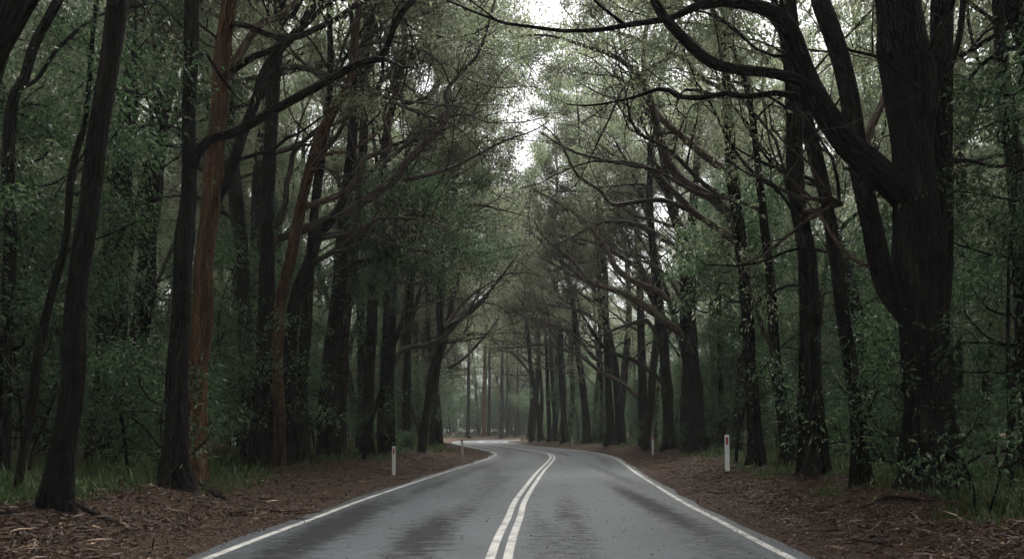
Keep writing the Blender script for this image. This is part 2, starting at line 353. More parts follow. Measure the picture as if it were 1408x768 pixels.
def ramify(tb, lv, pts, r0, r1, rng, lev, o, sides=None, skip_tube=False, lump=.05):
    n = len(pts)
    rad = np.linspace(r0, r1, n)
    if not skip_tube: tb.add(pts, rad, sides or (9, 7, 5, 3)[min(lev - 1, 3)], lump if lev <= 2 else 0, rng)
    Ln = np.linalg.norm(np.diff(pts, axis=0), axis=1).sum()
    if lev >= o.maxlev:
        if lv is not None and o.per > 0 and rng.uniform() < o.fill: put_leaves(lv, pts, rng, o, max(3, int(o.per / o.fill * LEAFMUL * rng.uniform(.6, 1.3))))
        return
    k = max(2, int(Ln * o.dens[min(lev - 1, len(o.dens) - 1)] + rng.uniform(0, 1)))
    for j in range(k + 1):
        tm = o.tmin if lev == 1 else o.tmin2; t = 1.0 if j == k else tm + (1 - tm) * (j + rng.uniform(.1, .9)) / k
        x = t * (n - 1); i = min(int(x), n - 2); f = x - i; p = pts[i] * (1 - f) + pts[i + 1] * f
        tg = unit(pts[i + 1] - pts[i]); sd_ = unit(np.cross(tg, rng.normal(size=3)))
        d = tg * rng.uniform(.55, 1.1) + sd_ * rng.uniform(.5, 1.0) * (0.3 if j == k else 1) + V(0, 0, .28 + o.up)
        if o.pull is not None: d = d + o.pull * .3
        l2 = Ln * rng.uniform(*o.ratio) * (1.15 - .55 * t)
        if lev + 1 >= o.maxlev: l2 = np.clip(l2, .5, 1.3)
        rp = r0 + (r1 - r0) * t
        rc = min(rp * .62, .02 * l2 + .006); rc = max(rc, .005)
        m = max(4, int(l2 / .45)) if lev + 1 < o.maxlev else 4
        tr = V(0, 0, o.up) + (o.pull * .06 if o.pull is not None else 0)
        q = wander(p, d, l2, m, rng, o.wob, tr)
        ramify(tb, lv, q, rc, max(.003, rc * .3), rng, lev + 1, o)

def limb_parts(trunk_pts, trunk_rad, rng, o, nl, zlo, zhi, lens, root, bark, lv, bias=None, origin=(0, 0, 0), elev=(.1, .9), as_one=None, rscale=.45):
    """procedural limbs, each a part of its own with its twigs"""
    z = trunk_pts[:, 2] - trunk_pts[0, 2]; a0 = rng.uniform(0, 6.28)
    for j in range(nl):
        h = zlo + (zhi - zlo) * (j + rng.uniform(0, .8)) / nl
        i = min(np.searchsorted(z, h), len(z) - 1); p = trunk_pts[i]; rt = trunk_rad[i]
        a = a0 + j * 2.4 + rng.uniform(-.5, .5); d = V(math.cos(a), math.sin(a), 0)
        if bias is not None: d = unit(d + bias * rng.uniform(.5, 1.9))
        e = rng.uniform(*elev); d = unit(d + V(0, 0, e))
        ln = rng.uniform(*lens) * (1.1 - .5 * (h - zlo) / max(zhi - zlo, .1))
        q = wander(p, d, ln, max(5, int(ln / .55)), rng, o.wob * .75, V(0, 0, o.up * .7), .55)
        tb = as_one or Tubes()
        ramify(tb, lv, q, max(.02, min(rt * rscale, .012 * ln + .025)), .012, rng, 1, o)
        if as_one is None: link('limb', tb.mesh('limb', bark, origin), root)

def bare_limbs(T, P, r, rng, n, zlo, zhi, bias, each=None):
    o = Opt(per=0, dens=(.85, 1.1), tmin=.22, tmin2=.2, up=.10, wob=.42, ratio=(.35, .62))
    z = P[:, 2] - P[0, 2]
    for j in range(n):
        i = min(np.searchsorted(z, zlo + (zhi - zlo) * (j + rng.uniform()) / n), len(z) - 1)
        d = unit(unit(bias) + V(0, 0, rng.uniform(.2, 1.0)) + rng.normal(size=3) * V(.15, .6, 0)); ln = rng.uniform(4.5, 8.5)
        q = wander(P[i], d, ln, int(ln / .55), rng, .20, unit(bias) * .03 + V(0, 0, .02), .45)
        tb = each() if each else T
        ramify(tb, None, q, min(r[i] * .5, .05 + .006 * ln), .014, rng, 1, o)
        if each: each(tb)

# ------------------------------------------------------------------ traced roadside trees
TOWARD = lambda x: V(-np.sign(x), 0, 0)
def px_path(pts, D, dd=0.0, wig=0.0, rng=None):
    """a limb followed in the photograph, laid at the tree's own distance and drifting dd metres in depth along its length"""
    n = len(pts); P = []; r = []
    for k, p in enumerate(pts):
        Dk = D + dd * k / max(n - 1, 1); P.append(W(p[0], p[1], Dk)); r.append(p[2] / F * Dk * .5)
    P = catmull(P, 6); r = np.interp(np.linspace(0, n - 1, len(P)), np.arange(n), r)
    return P, r
HERO_SEED = 100
def hero(label, base, trunk, limbs=(), bark=None, height=18, crown=8, zlo=7, lens=(3, 6), leafy=26, leaf=.12, group=None, flare=.55, leafmat=None, lean_y=0.0, forks=(), cdens=(1.0, 1.6), limb_dens=(.75, 1.4), limb_leaf=9, name='roadside_tree'):
    global HERO_SEED; HERO_SEED += 1; rng = np.random.default_rng(HERO_SEED)
    bark = bark or BARK_DARK
    b0 = on_ground(base[0], base[1]); D = b0[1]
    root = empty(name, b0, label, 'tree', group)
    pts = [(base[0], base[1] + 6, base[2])] + list(trunk)
    P, r = px_path(pts, D, lean_y)
    P[0, 2] = b0[2] - .15
    top = P[-1]; hz = top[2] - b0[2]
    if hz < height:                                   # the trunk goes on above the picture
        d = unit(P[-1] - P[-4]); m = max(4, int((height - hz) / .8))
        q = wander(P[-1], d, height - hz, m, rng, .06, V(0, 0, .03)); P = np.vstack([P, q[1:]]); r = np.concatenate([r, np.linspace(r[-1], .035, m + 1)[1:]])
    T = Tubes(); nf = 20 if D < 20 else 12
    Pf = resample(np.column_stack([P, r]), .16 if D < 20 else .4)
    kn = np.ones(len(Pf)); zz = np.arange(len(Pf))
    for _ in range(7): kn += rng.uniform(.04, .13) * np.exp(-((zz - rng.uniform(0, len(Pf))) / rng.uniform(.8, 2.5)) ** 2)
    wv = np.stack([hash_noise(zz * .13 + 5 * HERO_SEED, zz * 0., 61), hash_noise(zz * .13 + 5 * HERO_SEED, zz * 0. + 9, 62), 0 * zz], 1) * Pf[:, 3:4] * .35 * sstep(0, 8, zz)[:, None]
    T.add(Pf[:, :3] + wv, Pf[:, 3] * kn, nf, .07, rng, flare)
    trunk_o = link('trunk', T.mesh('trunk', bark, b0), root)
    lv = Leaves()
    if D > 28 and leaf < .15: leaf = .16
    pull = TOWARD(b0[0]) if abs(b0[0]) > 2 else None
    oc = Opt(per=leafy * 1.4, leaf=leaf, dens=cdens, pull=None if pull is None else pull * .6, tmin=.3, tmin2=.5, up=.12, wob=.31, rise=.6, ratio=(.4, .65), flat=.45, fill=.42, clump=.36)
    ol = Opt(per=leafy if limb_leaf is None else limb_leaf, leaf=leaf, dens=limb_dens, pull=None if pull is None else pull * .5, tmin=.4, tmin2=.5, up=.12, wob=.28, rise=.3, flat=.55)
    for spec in limbs:
        lp, dd = spec[0], spec[1]; lbark = spec[2] if len(spec) > 2 and spec[2] else (BARK_LIMB if D > 20 and bark is not BARK_RED else bark); ext = spec[3] if len(spec) > 3 else 2.0
        q, rr_ = px_path(lp, D + (spec[4] if len(spec) > 4 else 0), dd)
        if ext > 0:
            d = unit(q[-1] - q[-3]); m = max(3, int(ext / .5)); e = wander(q[-1], d, ext, m, rng, .12, V(0, 0, .05)); q = np.vstack([q, e[1:]]); rr_ = np.concatenate([rr_, np.linspace(rr_[-1], max(.012, rr_[-1] * .4), m + 1)[1:]])
        qf = resample(np.column_stack([q, rr_]), .2 if D < 25 else .45)
        tb = Tubes(); tb.add(qf[:, :3], qf[:, 3], 14 if D < 25 else 8, .06, rng)
        ramify(tb, lv, resample(q, .5), rr_[0] * .6, max(.012, rr_[-1]), rng, 1, ol, skip_tube=True)
        link('limb', tb.mesh('limb', lbark, b0), root)
    if crown:
        limb_parts(P, r, rng, oc, crown, zlo, max(zlo + 1, (P[-1, 2] - b0[2]) * .97), lens, root, bark, lv, pull, b0)
    if 17 < D < 115 and pull is not None and abs(b0[0]) < 12:
        def each(tb=None):
            if tb is None: return Tubes()
            link('limb', tb.mesh('limb', BARK_LIMB, b0), root)
        bare_limbs(None, P, r, rng, 3, max(5.5, zlo * .55), (P[-1, 2] - b0[2]) * .75, pull, each)
    if lv.count(): link('crown', lv.mesh('crown', leafmat or LEAF_CANOPY, rng, b0, gap=1.15), root)
    return root

BIG = []
# left side, front to back
hero('tall dark trunk leaning right, nearest full trunk at the left, just above the litter bank', (75, 698, 38),
     [(82, 640, 34), (97, 540, 30), (111, 384, 27), (131, 230, 25), (148, 120, 25), (166, 0, 26)], height=17, crown=7, zlo=10, leafy=16)
hero('thick black trunk cutting across the top left corner of the picture', (-215, 720, 60),
     [(-150, 500, 50), (-90, 300, 46), (-30, 120, 44), (10, 10, 42), (40, -110, 40)], [([(-20, 110, 14), (6, 70, 12), (26, 36, 11), (47, 0, 10)], -.5, None, 3)], height=17, crown=6, zlo=10, leafy=16)
hero('dark trunk at the left edge that bends right below the top of the picture', (-2, 660, 20),
     [(4, 560, 17), (10, 440, 15), (12, 325, 15), (11, 235, 15), (17, 140, 14), (34, 106, 13), (47, 62, 13), (75, 8, 11)], [([(24, 122, 6), (50, 110, 5), (75, 72, 5), (110, 38, 4)], .6)], height=15, crown=7, zlo=9, leafy=20)
hero('thin wavy black trunk left of the nearest leaning trunk', (23, 678, 13),
     [(42, 559, 12), (55, 474, 11), (73, 394, 11), (87, 350, 10), (94, 309, 9), (98, 247, 8), (107, 200, 8), (116, 172, 7), (123, 109, 6), (128, 40, 5)],
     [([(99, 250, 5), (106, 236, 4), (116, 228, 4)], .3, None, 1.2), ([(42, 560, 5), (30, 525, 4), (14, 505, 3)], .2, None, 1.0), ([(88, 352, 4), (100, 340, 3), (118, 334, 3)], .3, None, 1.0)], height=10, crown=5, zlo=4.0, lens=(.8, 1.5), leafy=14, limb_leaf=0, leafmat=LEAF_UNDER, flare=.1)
hero('broad shadowed trunk half hidden behind the pale leafy sapling', (160, 634, 34),
     [(158, 540, 31), (159, 430, 29), (166, 300, 26), (170, 200, 24), (182, 90, 21), (190, 0, 20)], [([(185, 110, 9), (205, 60, 8), (240, 28, 8), (270, 5, 7)], 1)], height=22, crown=8, zlo=9)
hero('straight dark trunk that splits into two stems near the top, left of the red pair', (174, 628, 30),
     [(183, 520, 26), (196, 430, 24), (203, 330, 22), (213, 250, 22), (219, 150, 22), (219, 100, 17), (221, 60, 15), (223, 0, 15)],
     [([(221, 140, 17), (229, 95, 15), (236, 70, 13), (243, 35, 12), (250, 0, 11)], .5, None, 4),
      ([(224, 190, 11), (228, 180, 10), (247, 156, 9), (281, 134, 9), (319, 117, 9), (350, 108, 8), (387, 101, 8), (419, 92, 7), (447, 90, 7), (469, 83, 6), (494, 70, 5), (519, 56, 5), (550, 51, 4)], -1.0, None, 2.5),
      ([(214, 108, 9), (231, 94, 9), (262, 78, 8), (297, 59, 8), (330, 30, 7)], .8)], height=22, crown=8, zlo=10, limb_leaf=0)
hero('dark trunk beside the reddish one, with a long bare limb over the road', (240, 668, 38),
     [(243, 600, 32), (246, 520, 28), (251, 437, 26), (255, 325, 22), (259, 237, 19), (261, 125, 18), (264, 0, 18)],
     [([(266, 232, 11), (270, 214, 12), (278, 202, 12), (294, 190, 12), (325, 181, 12), (362, 160, 12), (400, 139, 11), (440, 117, 11), (481, 94, 10), (503, 84, 10), (525, 79, 10), (536, 53, 9), (549, 22, 9), (569, -2, 8)], -.8, None, 2.5),
      ([(520, 80, 6), (537, 84, 5), (549, 91, 3)], -.2, None, .3, -.7), ([(262, 90, 7), (280, 70, 6), (297, 96, 4)], .3, None, .8)], height=19, crown=7, zlo=10, leafy=18, limb_dens=(.35, 1.1), limb_leaf=0)
hero('reddish brown peeling trunk of the close pair, forking into a dark stem on its right', (266, 667, 34),
     [(268, 600, 30), (270, 534, 27), (277, 400, 25), (283, 340, 24), (290, 270, 24), (297, 180, 22), (304, 105, 21), (309, 55, 21), (315, 0, 21)],
     [([(291, 300, 15), (296, 278, 16), (308, 252, 15), (322, 222, 14), (334, 183, 13), (352, 136, 13), (362, 103, 12), (381, 72, 12), (403, 50, 11), (422, 25, 11), (432, 0, 10)], .5, BARK_DARK, 4),
      ([(331, 219, 5), (356, 211, 5), (375, 206, 5), (394, 190, 4), (412, 183, 3)], -.4, BARK_DARK, 1),
      ([(306, 130, 11), (316, 97, 12), (331, 72, 11), (347, 47, 10), (362, 30, 9), (387, 22, 8), (408, 0, 7)], .6, BARK_PALE, 3),
      ([(312, 40, 7), (320, 33, 8), (341, 36, 8), (362, 45, 8), (387, 52, 8), (412, 50, 8), (431, 41, 8), (462, 27, 7), (484, 11, 7), (503, 0, 6)], -.6, BARK_BROWN, 3),
      ([(318, 100, 8), (345, 80, 9), (366, 72, 8), (392, 60, 8), (420, 35, 7), (440, 14, 6)], .9, BARK_DARK, 3)], bark=BARK_RED, height=19, crown=6, zlo=11, leafy=18, limb_dens=(.5, 1.2), limb_leaf=0)
hero('straight dark trunk right of the reddish one, a heavy limb rising right from it', (360, 640, 33),
     [(362, 560, 27), (364, 437, 22), (366, 356, 20), (370, 262, 18), (372, 237, 18), (375, 125, 17), (381, 70, 16), (386, 0, 15)],
     [([(368, 345, 9), (376, 334, 10), (387, 326, 11), (414, 317, 12), (462, 297, 12), (494, 281, 12), (525, 259, 11), (544, 245, 11), (557, 225, 10), (574, 208, 10), (594, 189, 9), (611, 169, 8), (616, 150, 7), (612, 131, 6), (619, 117, 5), (640, 94, 5)], 2.0, None, 3),
      ([(556, 248, 6), (590, 240, 6), (620, 230, 5), (650, 216, 4), (690, 195, 3)], 2.5, None, 2, 1.2),
      ([(372, 215, 5), (392, 205, 5), (412, 196, 4), (430, 184, 3)], 1, None, 1.5)], height=24, crown=9, zlo=11, lens=(4, 8), limb_dens=(.7, 1.5))
hero('slender rusty trunk leaning right then straightening high up, beside the straight dark trunk', (384, 640, 20),
     [(384, 560, 17), (386, 431, 15), (400, 356, 15), (410, 300, 14), (421, 250, 14), (436, 200, 13), (457, 155, 13), (478, 122, 12), (484, 94, 11), (488, 47, 10), (494, 5, 9)],
     [([(412, 292, 7), (422, 284, 8), (445, 276, 8), (462, 270, 8), (483, 256, 8), (494, 234, 7), (500, 219, 7), (525, 209, 6), (537, 202, 6), (533, 178, 5), (527, 157, 5), (537, 137, 4), (547, 125, 4), (553, 87, 3)], 1.5, BARK_PALE, 2),
      ([(430, 222, 5), (455, 210, 5), (480, 208, 4), (510, 190, 4)], 2, None, 2)], bark=BARK_RED, height=24, crown=8, zlo=14, flare=.2)
hero('black curved trunk bowing right at head of the left row, just past the rusty trunk', (397, 638, 22),
     [(394, 560, 19), (396, 480, 18), (401, 430, 18), (408, 400, 17), (424, 362, 16), (432, 334, 16), (441, 314, 15), (458, 298, 13), (472, 270, 11), (480, 220, 9)],
     [([(434, 330, 6), (452, 326, 6), (480, 322, 5), (510, 326, 5), (540, 336, 4)], 1.5, None, 1.5)], height=18, crown=7, zlo=9)
hero('slim upright black trunk next to the bowed one on the left', (416, 634, 18),
     [(417, 540, 15), (424, 420, 14), (430, 340, 12), (440, 240, 11), (452, 150, 9)], [([(432, 330, 5), (455, 320, 5), (490, 318, 4)], 1)], height=22, crown=7, zlo=10)
hero('stout dark trunk leaning slightly right, left one of the touching pair behind the guide post', (447, 630, 24),
     [(452, 509, 21), (464, 384, 19), (470, 320, 17), (478, 250, 15), (486, 150, 13)],
     [([(468, 372, 8), (480, 362, 9), (500, 360, 9), (525, 356, 9), (548, 350, 8)], 2, BARK_BROWN, 1.5), ([(476, 270, 7), (505, 240, 7), (540, 215, 6), (580, 180, 5), (620, 160, 4)], 4, None, 3)], height=26, crown=9, zlo=12, lens=(4, 8))
hero('brown dark trunk, right one of the touching pair behind the guide post', (463, 629, 19),
     [(469, 509, 17), (481, 390, 16), (487, 340, 14), (492, 300, 13), (500, 200, 12)], [([(489, 330, 6), (512, 300, 6), (545, 280, 5), (590, 262, 4)], 3, None, 3)], bark=BARK_BROWN, height=25, crown=9, zlo=13, lens=(4, 8))
hero('narrow black trunk with a leafy sleeve, left of the white guide post', (505, 628, 17),
     [(507, 540, 15), (511, 450, 15), (516, 370, 14), (520, 290, 12), (528, 200, 10)], [([(518, 385, 6), (545, 386, 7), (570, 390, 6), (596, 383, 6), (622, 365, 5), (650, 352, 4)], 3, None, 3), ([(519, 330, 6), (550, 300, 6), (590, 285, 5), (640, 282, 4)], 4, None, 3)], height=26, crown=10, zlo=12, lens=(4, 8))
hero('short-looking thin black trunk standing directly behind the white guide post', (526, 626, 11),
     [(523, 580, 10), (527, 500, 9), (531, 420, 8), (533, 340, 7)], height=20, crown=7, zlo=9)
hero('dark trunk above the guide post with one long low limb arching to the right', (537, 620, 15),
     [(537, 540, 13), (539, 470, 13), (541, 400, 12), (546, 330, 11), (556, 240, 9)],
     [([(544, 498, 6), (548, 487, 8), (562, 477, 8), (587, 475, 8), (606, 467, 8), (622, 450, 7), (634, 436, 6), (652, 422, 5), (672, 402, 4)], 2, None, 3),
      ([(543, 465, 6), (558, 455, 6), (568, 435, 6), (573, 415, 5), (580, 390, 4)], 1, None, 2), ([(546, 385, 6), (575, 360, 6), (610, 345, 5), (650, 335, 4)], 4, None, 3)], height=26, crown=10, zlo=12, lens=(4, 8))
hero('snaking dark trunk leaning right over the grass tongue at the left bend', (579, 621, 11),
     [(584, 575, 10), (589, 544, 10), (593, 510, 10), (604, 484, 9), (606, 455, 9), (603, 418, 8), (606, 370, 7), (616, 320, 6)],
     [([(604, 470, 5), (618, 440, 5), (640, 412, 4), (668, 392, 3)], 3, None, 3), ([(604, 420, 5), (590, 395, 4), (580, 370, 4)], 2, None, 2)], height=22, crown=10, zlo=10, lens=(3, 6), flare=.15)
hero('upright trunk seen between the arching limb and the snaking trunk', (559, 617, 12), [(560, 540, 11), (561, 470, 10), (566, 380, 9), (574, 280, 7)], [([(565, 400, 5), (590, 370, 5), (625, 350, 4)], 4, None, 3)], height=26, crown=10, zlo=11, lens=(4, 7))
hero('thin dark stem just right of the snaking trunk at the left bend', (594, 613, 8), [(596, 560, 7), (603, 500, 7), (615, 460, 6), (620, 420, 6), (636, 360, 5)],
     [([(617, 505, 4), (635, 495, 4), (652, 478, 4), (668, 460, 3)], 3, None, 3), ([(618, 440, 4), (640, 425, 4), (664, 400, 3)], 4, None, 3)], height=24, crown=10, zlo=11, lens=(3, 6))
# straight trunks across the far bend
for lab, bx, by, bw, bk in (('far straight trunk at the bend, leftmost of the spaced tall ones', 643, 601.3, 5.4, BARK_DARK), ('far reddish trunk at the bend, left one of a close pair', 665, 600.6, 6, BARK_RED), ('far trunk at the bend, right one of a close pair', 671.5, 600.8, 4.6, BARK_BROWN),
                            ('far dark trunk at the bend standing alone nearly in the middle of the picture', 689, 600.5, 5.2, BARK_DARK), ('thin far trunk at the bend just right of the lone middle one', 696, 600, 2.6, BARK_DARK), ('thin far trunk straight above where the road vanishes', 710, 600.5, 2.8, BARK_DARK)):
    hero(lab, (bx, by, bw), [(bx + 1, 560, bw * .9), (bx + 1.5, 500, bw * .75), (bx + 2, 460, bw * .5)], bark=bk, height=30, crown=9, zlo=13, lens=(4, 7), leaf=.2, leafy=22, name='forest_tree')

# right side, front to back
hero('massive black tree at the right with a huge limb sweeping left over the road', (1285, 677, 92),
     [(1284, 640, 72), (1281, 560, 63), (1277, 480, 66), (1272, 410, 69), (1269, 330, 64), (1264, 260, 55), (1254, 190, 48), (1240, 120, 44), (1229, 50, 42), (1223, 0, 41)],
     [([(1262, 250, 30), (1268, 190, 30), (1273, 140, 29), (1273, 100, 27), (1262, 55, 26), (1252, 0, 25)], -.6, None, 5),
      ([(1290, 420, 30), (1293, 330, 31), (1294, 230, 30), (1294, 120, 30), (1295, 0, 29)], .7, BARK_DARK, 6),
      ([(1262, 300, 30), (1240, 268, 38), (1206, 235, 38), (1166, 200, 35), (1131, 150, 32), (1106, 100, 29), (1088, 50, 27), (1073, 26, 23), (1059, 15, 19), (1027, 6, 15), (974, 3, 12), (921, 25, 8), (871, 33, 7), (827, 41, 6), (774, 43, 5)], -1.2, None, 2),
      ([(1130, 128, 13), (1112, 118, 14), (1087, 107, 15), (1056, 100, 14), (1027, 97, 14), (990, 91, 14), (962, 75, 14), (937, 50, 14), (915, 26, 13), (899, 0, 12), (890, -30, 10)], -.6, None, 3, -.5),
      ([(1128, 148, 7), (1113, 137, 9), (1087, 131, 8), (1065, 128, 8), (1027, 133, 8), (996, 128, 7), (971, 134, 7), (934, 133, 6), (918, 123, 6), (902, 123, 5), (871, 134, 4), (840, 141, 3)], .8, None, .8, -.4),
      ([(1262, 455, 24), (1237, 420, 30), (1216, 384, 30), (1196, 300, 28), (1181, 225, 26), (1166, 125, 25), (1146, 50, 24), (1128, 0, 22), (1115, -60, 20)], 1.6, None, 5),
      ([(1216, 372, 5), (1185, 362, 6), (1160, 344, 6), (1144, 322, 6), (1132, 303, 5), (1116, 286, 3)], .3, BARK_PALE, .5, .6),
      ([(1268, 126, 6), (1261, 120, 7), (1236, 98, 7), (1212, 77, 6), (1211, 76, 1)], -.5, None, 0, -.9),
      ([(1300, 222, 6), (1330, 221, 6), (1355, 226, 5), (1378, 229, 5), (1394, 219, 5), (1412, 204, 4)], .6, BARK_BROWN, 1.5, -.2),
      ([(1300, 110, 9), (1309, 84, 9), (1319, 53, 8), (1325, 0, 8)], .3, None, 3),
      ([(1280, 70, 10), (1290, 45, 10), (1303, 20, 9), (1312, -5, 9)], -.5, None, 3, -.6),
      ([(1205, 240, 11), (1190, 205, 11), (1200, 170, 12), (1214, 140, 10), (1220, 110, 7)], .8, BARK_PALE, .3, 1.0)],
     height=20, crown=6, zlo=11, leafy=16, lens=(4, 7), limb_dens=(.25, .9), limb_leaf=0, flare=.28)
hero('dark trunk leaning left, first one left of the massive tree', (1187, 667, 24),
     [(1179, 582, 20), (1170, 509, 18), (1160, 440, 17), (1147, 356, 16), (1135, 278, 15), (1122, 216, 14), (1108, 150, 12), (1098, 90, 11), (1090, 0, 9)],
     [([(1136, 278, 6), (1120, 250, 5), (1090, 238, 5), (1060, 228, 4)], .6, None, 1), ([(1138, 346, 5), (1115, 343, 4), (1090, 343, 4), (1066, 352, 3), (1040, 362, 3)], .4, None, 1)], height=18, crown=7, zlo=8, leafy=22)
hero('broad straight brown-black trunk, right one of a pair beyond the leaning trunk', (1124, 653, 27),
     [(1121, 580, 24), (1117, 500, 22), (1113, 400, 22), (1107, 330, 23), (1096, 240, 22), (1090, 120, 19), (1082, 0, 17)],
     [([(1112, 325, 4), (1095, 297, 4), (1070, 262, 4), (1050, 250, 3)], .6, None, 1), ([(1110, 395, 4), (1085, 392, 4), (1060, 402, 3)], .3, None, .8)], height=22, crown=8, zlo=9, leafy=24)
hero('narrow black trunk, left one of a pair beyond the leaning trunk', (1106, 650, 15), [(1105, 560, 13), (1106, 470, 12), (1106, 400, 11), (1101, 280, 10), (1096, 160, 9)], height=20, crown=8, zlo=8, leafy=24)
hero('black leaning trunk with a thin dead side stem, right of the tall guide post', (1086, 642, 22),
     [(1078, 580, 18), (1072, 540, 16), (1064, 473, 14), (1060, 400, 13), (1056, 360, 12), (1051, 320, 11), (1044, 256, 10), (1036, 180, 8)], [([(1072, 520, 6), (1062, 480, 6), (1050, 455, 5), (1040, 425, 4)], -.3, None, 1.2)], height=18, crown=8, zlo=8, leafy=24)
hero('first black trunk right of the tall guide post, snaking limbs high above the road', (1040, 641, 22),
     [(1038, 580, 19), (1033, 509, 17), (1028, 436, 16), (1024, 370, 16), (1017, 300, 15), (1008, 220, 14), (1000, 120, 12), (996, 0, 10)],
     [([(1024, 340, 12), (1008, 308, 13), (994, 286, 13), (979, 272, 13), (954, 259, 13), (935, 246, 12), (921, 226, 12), (911, 200, 11), (899, 156, 10), (887, 116, 9), (868, 94, 8), (840, 75, 6), (806, 64, 5), (770, 52, 4)], 1.0, None, 1.5),
      ([(888, 116, 7), (885, 85, 7), (884, 62, 6), (890, 34, 6), (896, 0, 5)], .5, BARK_RED, 2, 1.0),
      ([(1018, 340, 8), (1000, 322, 9), (979, 309, 9), (957, 294, 9), (938, 275, 9), (916, 253, 8), (897, 234, 7), (870, 225, 6), (840, 222, 5), (810, 215, 4)], 1.5, None, 2),
      ([(952, 290, 7), (929, 281, 7), (910, 275, 7), (885, 276, 7), (854, 281, 6), (839, 279, 5), (826, 262, 5), (806, 250, 4), (790, 235, 4), (776, 205, 3)], 1.0, None, 1.5, 1.2),
      ([(1006, 232, 9), (990, 228, 11), (977, 219, 12), (955, 202, 11), (934, 184, 10), (912, 166, 8), (900, 150, 6)], 1.5, BARK_PALE, .6),
      ([(1002, 130, 6), (985, 118, 6), (966, 108, 6), (940, 82, 5), (905, 66, 5), (870, 52, 4)], 2, None, 2)], height=22, crown=8, zlo=11, leafy=24, limb_dens=(.7, 1.4))
hero('thick dark trunk with a shrubby base and pale limbs, on the right verge', (955, 622, 30),
     [(956, 590, 26), (952, 509, 23), (946, 462, 22), (943, 420, 21), (942, 360, 18), (938, 325, 16), (926, 300, 12), (918, 270, 11), (912, 220, 10)],
     [([(952, 420, 13), (950, 380, 14), (950, 330, 13), (955, 260, 11), (962, 180, 9)], 1.5, BARK_BROWN, 5),
      ([(946, 420, 8), (936, 417, 9), (922, 414, 9), (900, 397, 9), (872, 387, 8), (850, 372, 8), (838, 350, 7), (822, 325, 6), (800, 300, 5), (780, 288, 4)], -1.5, BARK_PALE, 2),
      ([(950, 476, 9), (939, 462, 10), (914, 441, 11), (889, 422, 10), (867, 408, 9), (844, 399, 7), (815, 390, 6), (800, 375, 5), (790, 360, 4), (770, 345, 4)], -2.5, BARK_PALE, 2),
      ([(936, 345, 8), (915, 330, 8), (885, 312, 7), (862, 306, 6), (830, 305, 5), (800, 318, 4)], 1.5, None, 2),
      ([(905, 430, 10), (898, 410, 10), (888, 395, 8)], 1, BARK_BROWN, 2, 1.5)], height=26, crown=9, zlo=13, lens=(4, 8))
hero('dark trunk between the orange-capped guide post and the thick shrubby-based trunk', (920, 616, 17),
     [(918, 570, 15), (914, 510, 14), (911, 455, 13), (904, 400, 12), (898, 340, 10), (894, 260, 9)],
     [([(914, 530, 6), (905, 520, 7), (892, 509, 7), (870, 494, 6), (845, 486, 6), (826, 472, 5), (812, 450, 4)], 1, BARK_BROWN, 2), ([(906, 470, 6), (890, 440, 6), (868, 445, 5), (846, 452, 4)], 1, None, 2), ([(903, 400, 6), (880, 372, 6), (850, 350, 5), (810, 330, 4)], 3, None, 3)], height=26, crown=10, zlo=13, lens=(4, 8))
hero('trunk left of the orange-capped guide post with one thin limb drooping far to the left', (886, 613, 14),
     [(885, 580, 13), (884, 540, 12), (883, 480, 11), (880, 410, 10), (876, 330, 8)],
     [([(886, 560, 5), (880, 547, 6), (867, 537, 6), (854, 525, 6), (826, 511, 5), (801, 491, 5), (782, 483, 4), (751, 473, 4), (720, 476, 3)], 3, BARK_PALE, 2), ([(881, 430, 6), (860, 405, 6), (830, 392, 5), (790, 380, 4)], 4, None, 3)], height=26, crown=10, zlo=13, lens=(4, 8))
for lab, b_, tr, lm in (
    ('right one of two close dark trunks in the right row near the bend', (855, 610.5, 13), [(851, 560, 12), (846, 520, 11), (837, 462, 10), (828, 420, 9), (822, 350, 7)], [([(838, 465, 5), (820, 440, 5), (790, 425, 4), (760, 420, 3)], 3, None, 3), ([(830, 420, 5), (815, 395, 5), (790, 375, 4)], 3, None, 3)]),
    ('left one of two close dark trunks in the right row near the bend', (840, 610, 12), [(838, 560, 11), (837, 520, 10), (834, 450, 9), (832, 380, 8)], [([(836, 502, 5), (815, 490, 6), (800, 470, 5), (780, 455, 4), (750, 448, 3)], 3, None, 3)]),
    ('thin upright trunk in the right row, slimmest before the bend', (828, 609, 7), [(828, 560, 6), (826, 500, 6), (824, 430, 5)], []),
    ('dark trunk leaning left behind the small guide post right of the bend', (808, 608.5, 11.5), [(804, 560, 10), (801, 530, 9), (795, 480, 8), (788, 420, 7)], [([(800, 500, 4), (790, 470, 4), (770, 450, 4), (735, 440, 3)], 4, None, 3)]),
    ('dark trunk left of the small guide post at the right of the bend', (777, 607.5, 9.5), [(775, 560, 8.5), (772, 510, 8), (770, 450, 7)], [([(772, 490, 3.5), (755, 460, 4), (735, 430, 3)], 4, None, 3)]),
    ('dark trunk in the far right row, middle one of three before the bend', (765, 606.5, 7), [(762, 560, 6.5), (759, 510, 6), (756, 450, 5)], []),
    ('dark trunk in the far right row, leftmost one of three before the bend', (756, 606, 6), [(754, 560, 5.5), (752, 510, 5), (750, 450, 4)], []),
    ('trunk leaning left at the inside of the far right bend, by the white marker', (744, 605, 7), [(741, 570, 6.5), (736, 540, 6), (730, 500, 5.5), (726, 460, 4.5)], [([(733, 520, 3.5), (715, 495, 3.5), (695, 480, 3), (680, 470, 2.5)], 4, None, 3)])):
    hero(lab, b_, tr, lm, height=28, crown=11, zlo=12, lens=(4, 8), leaf=.17)

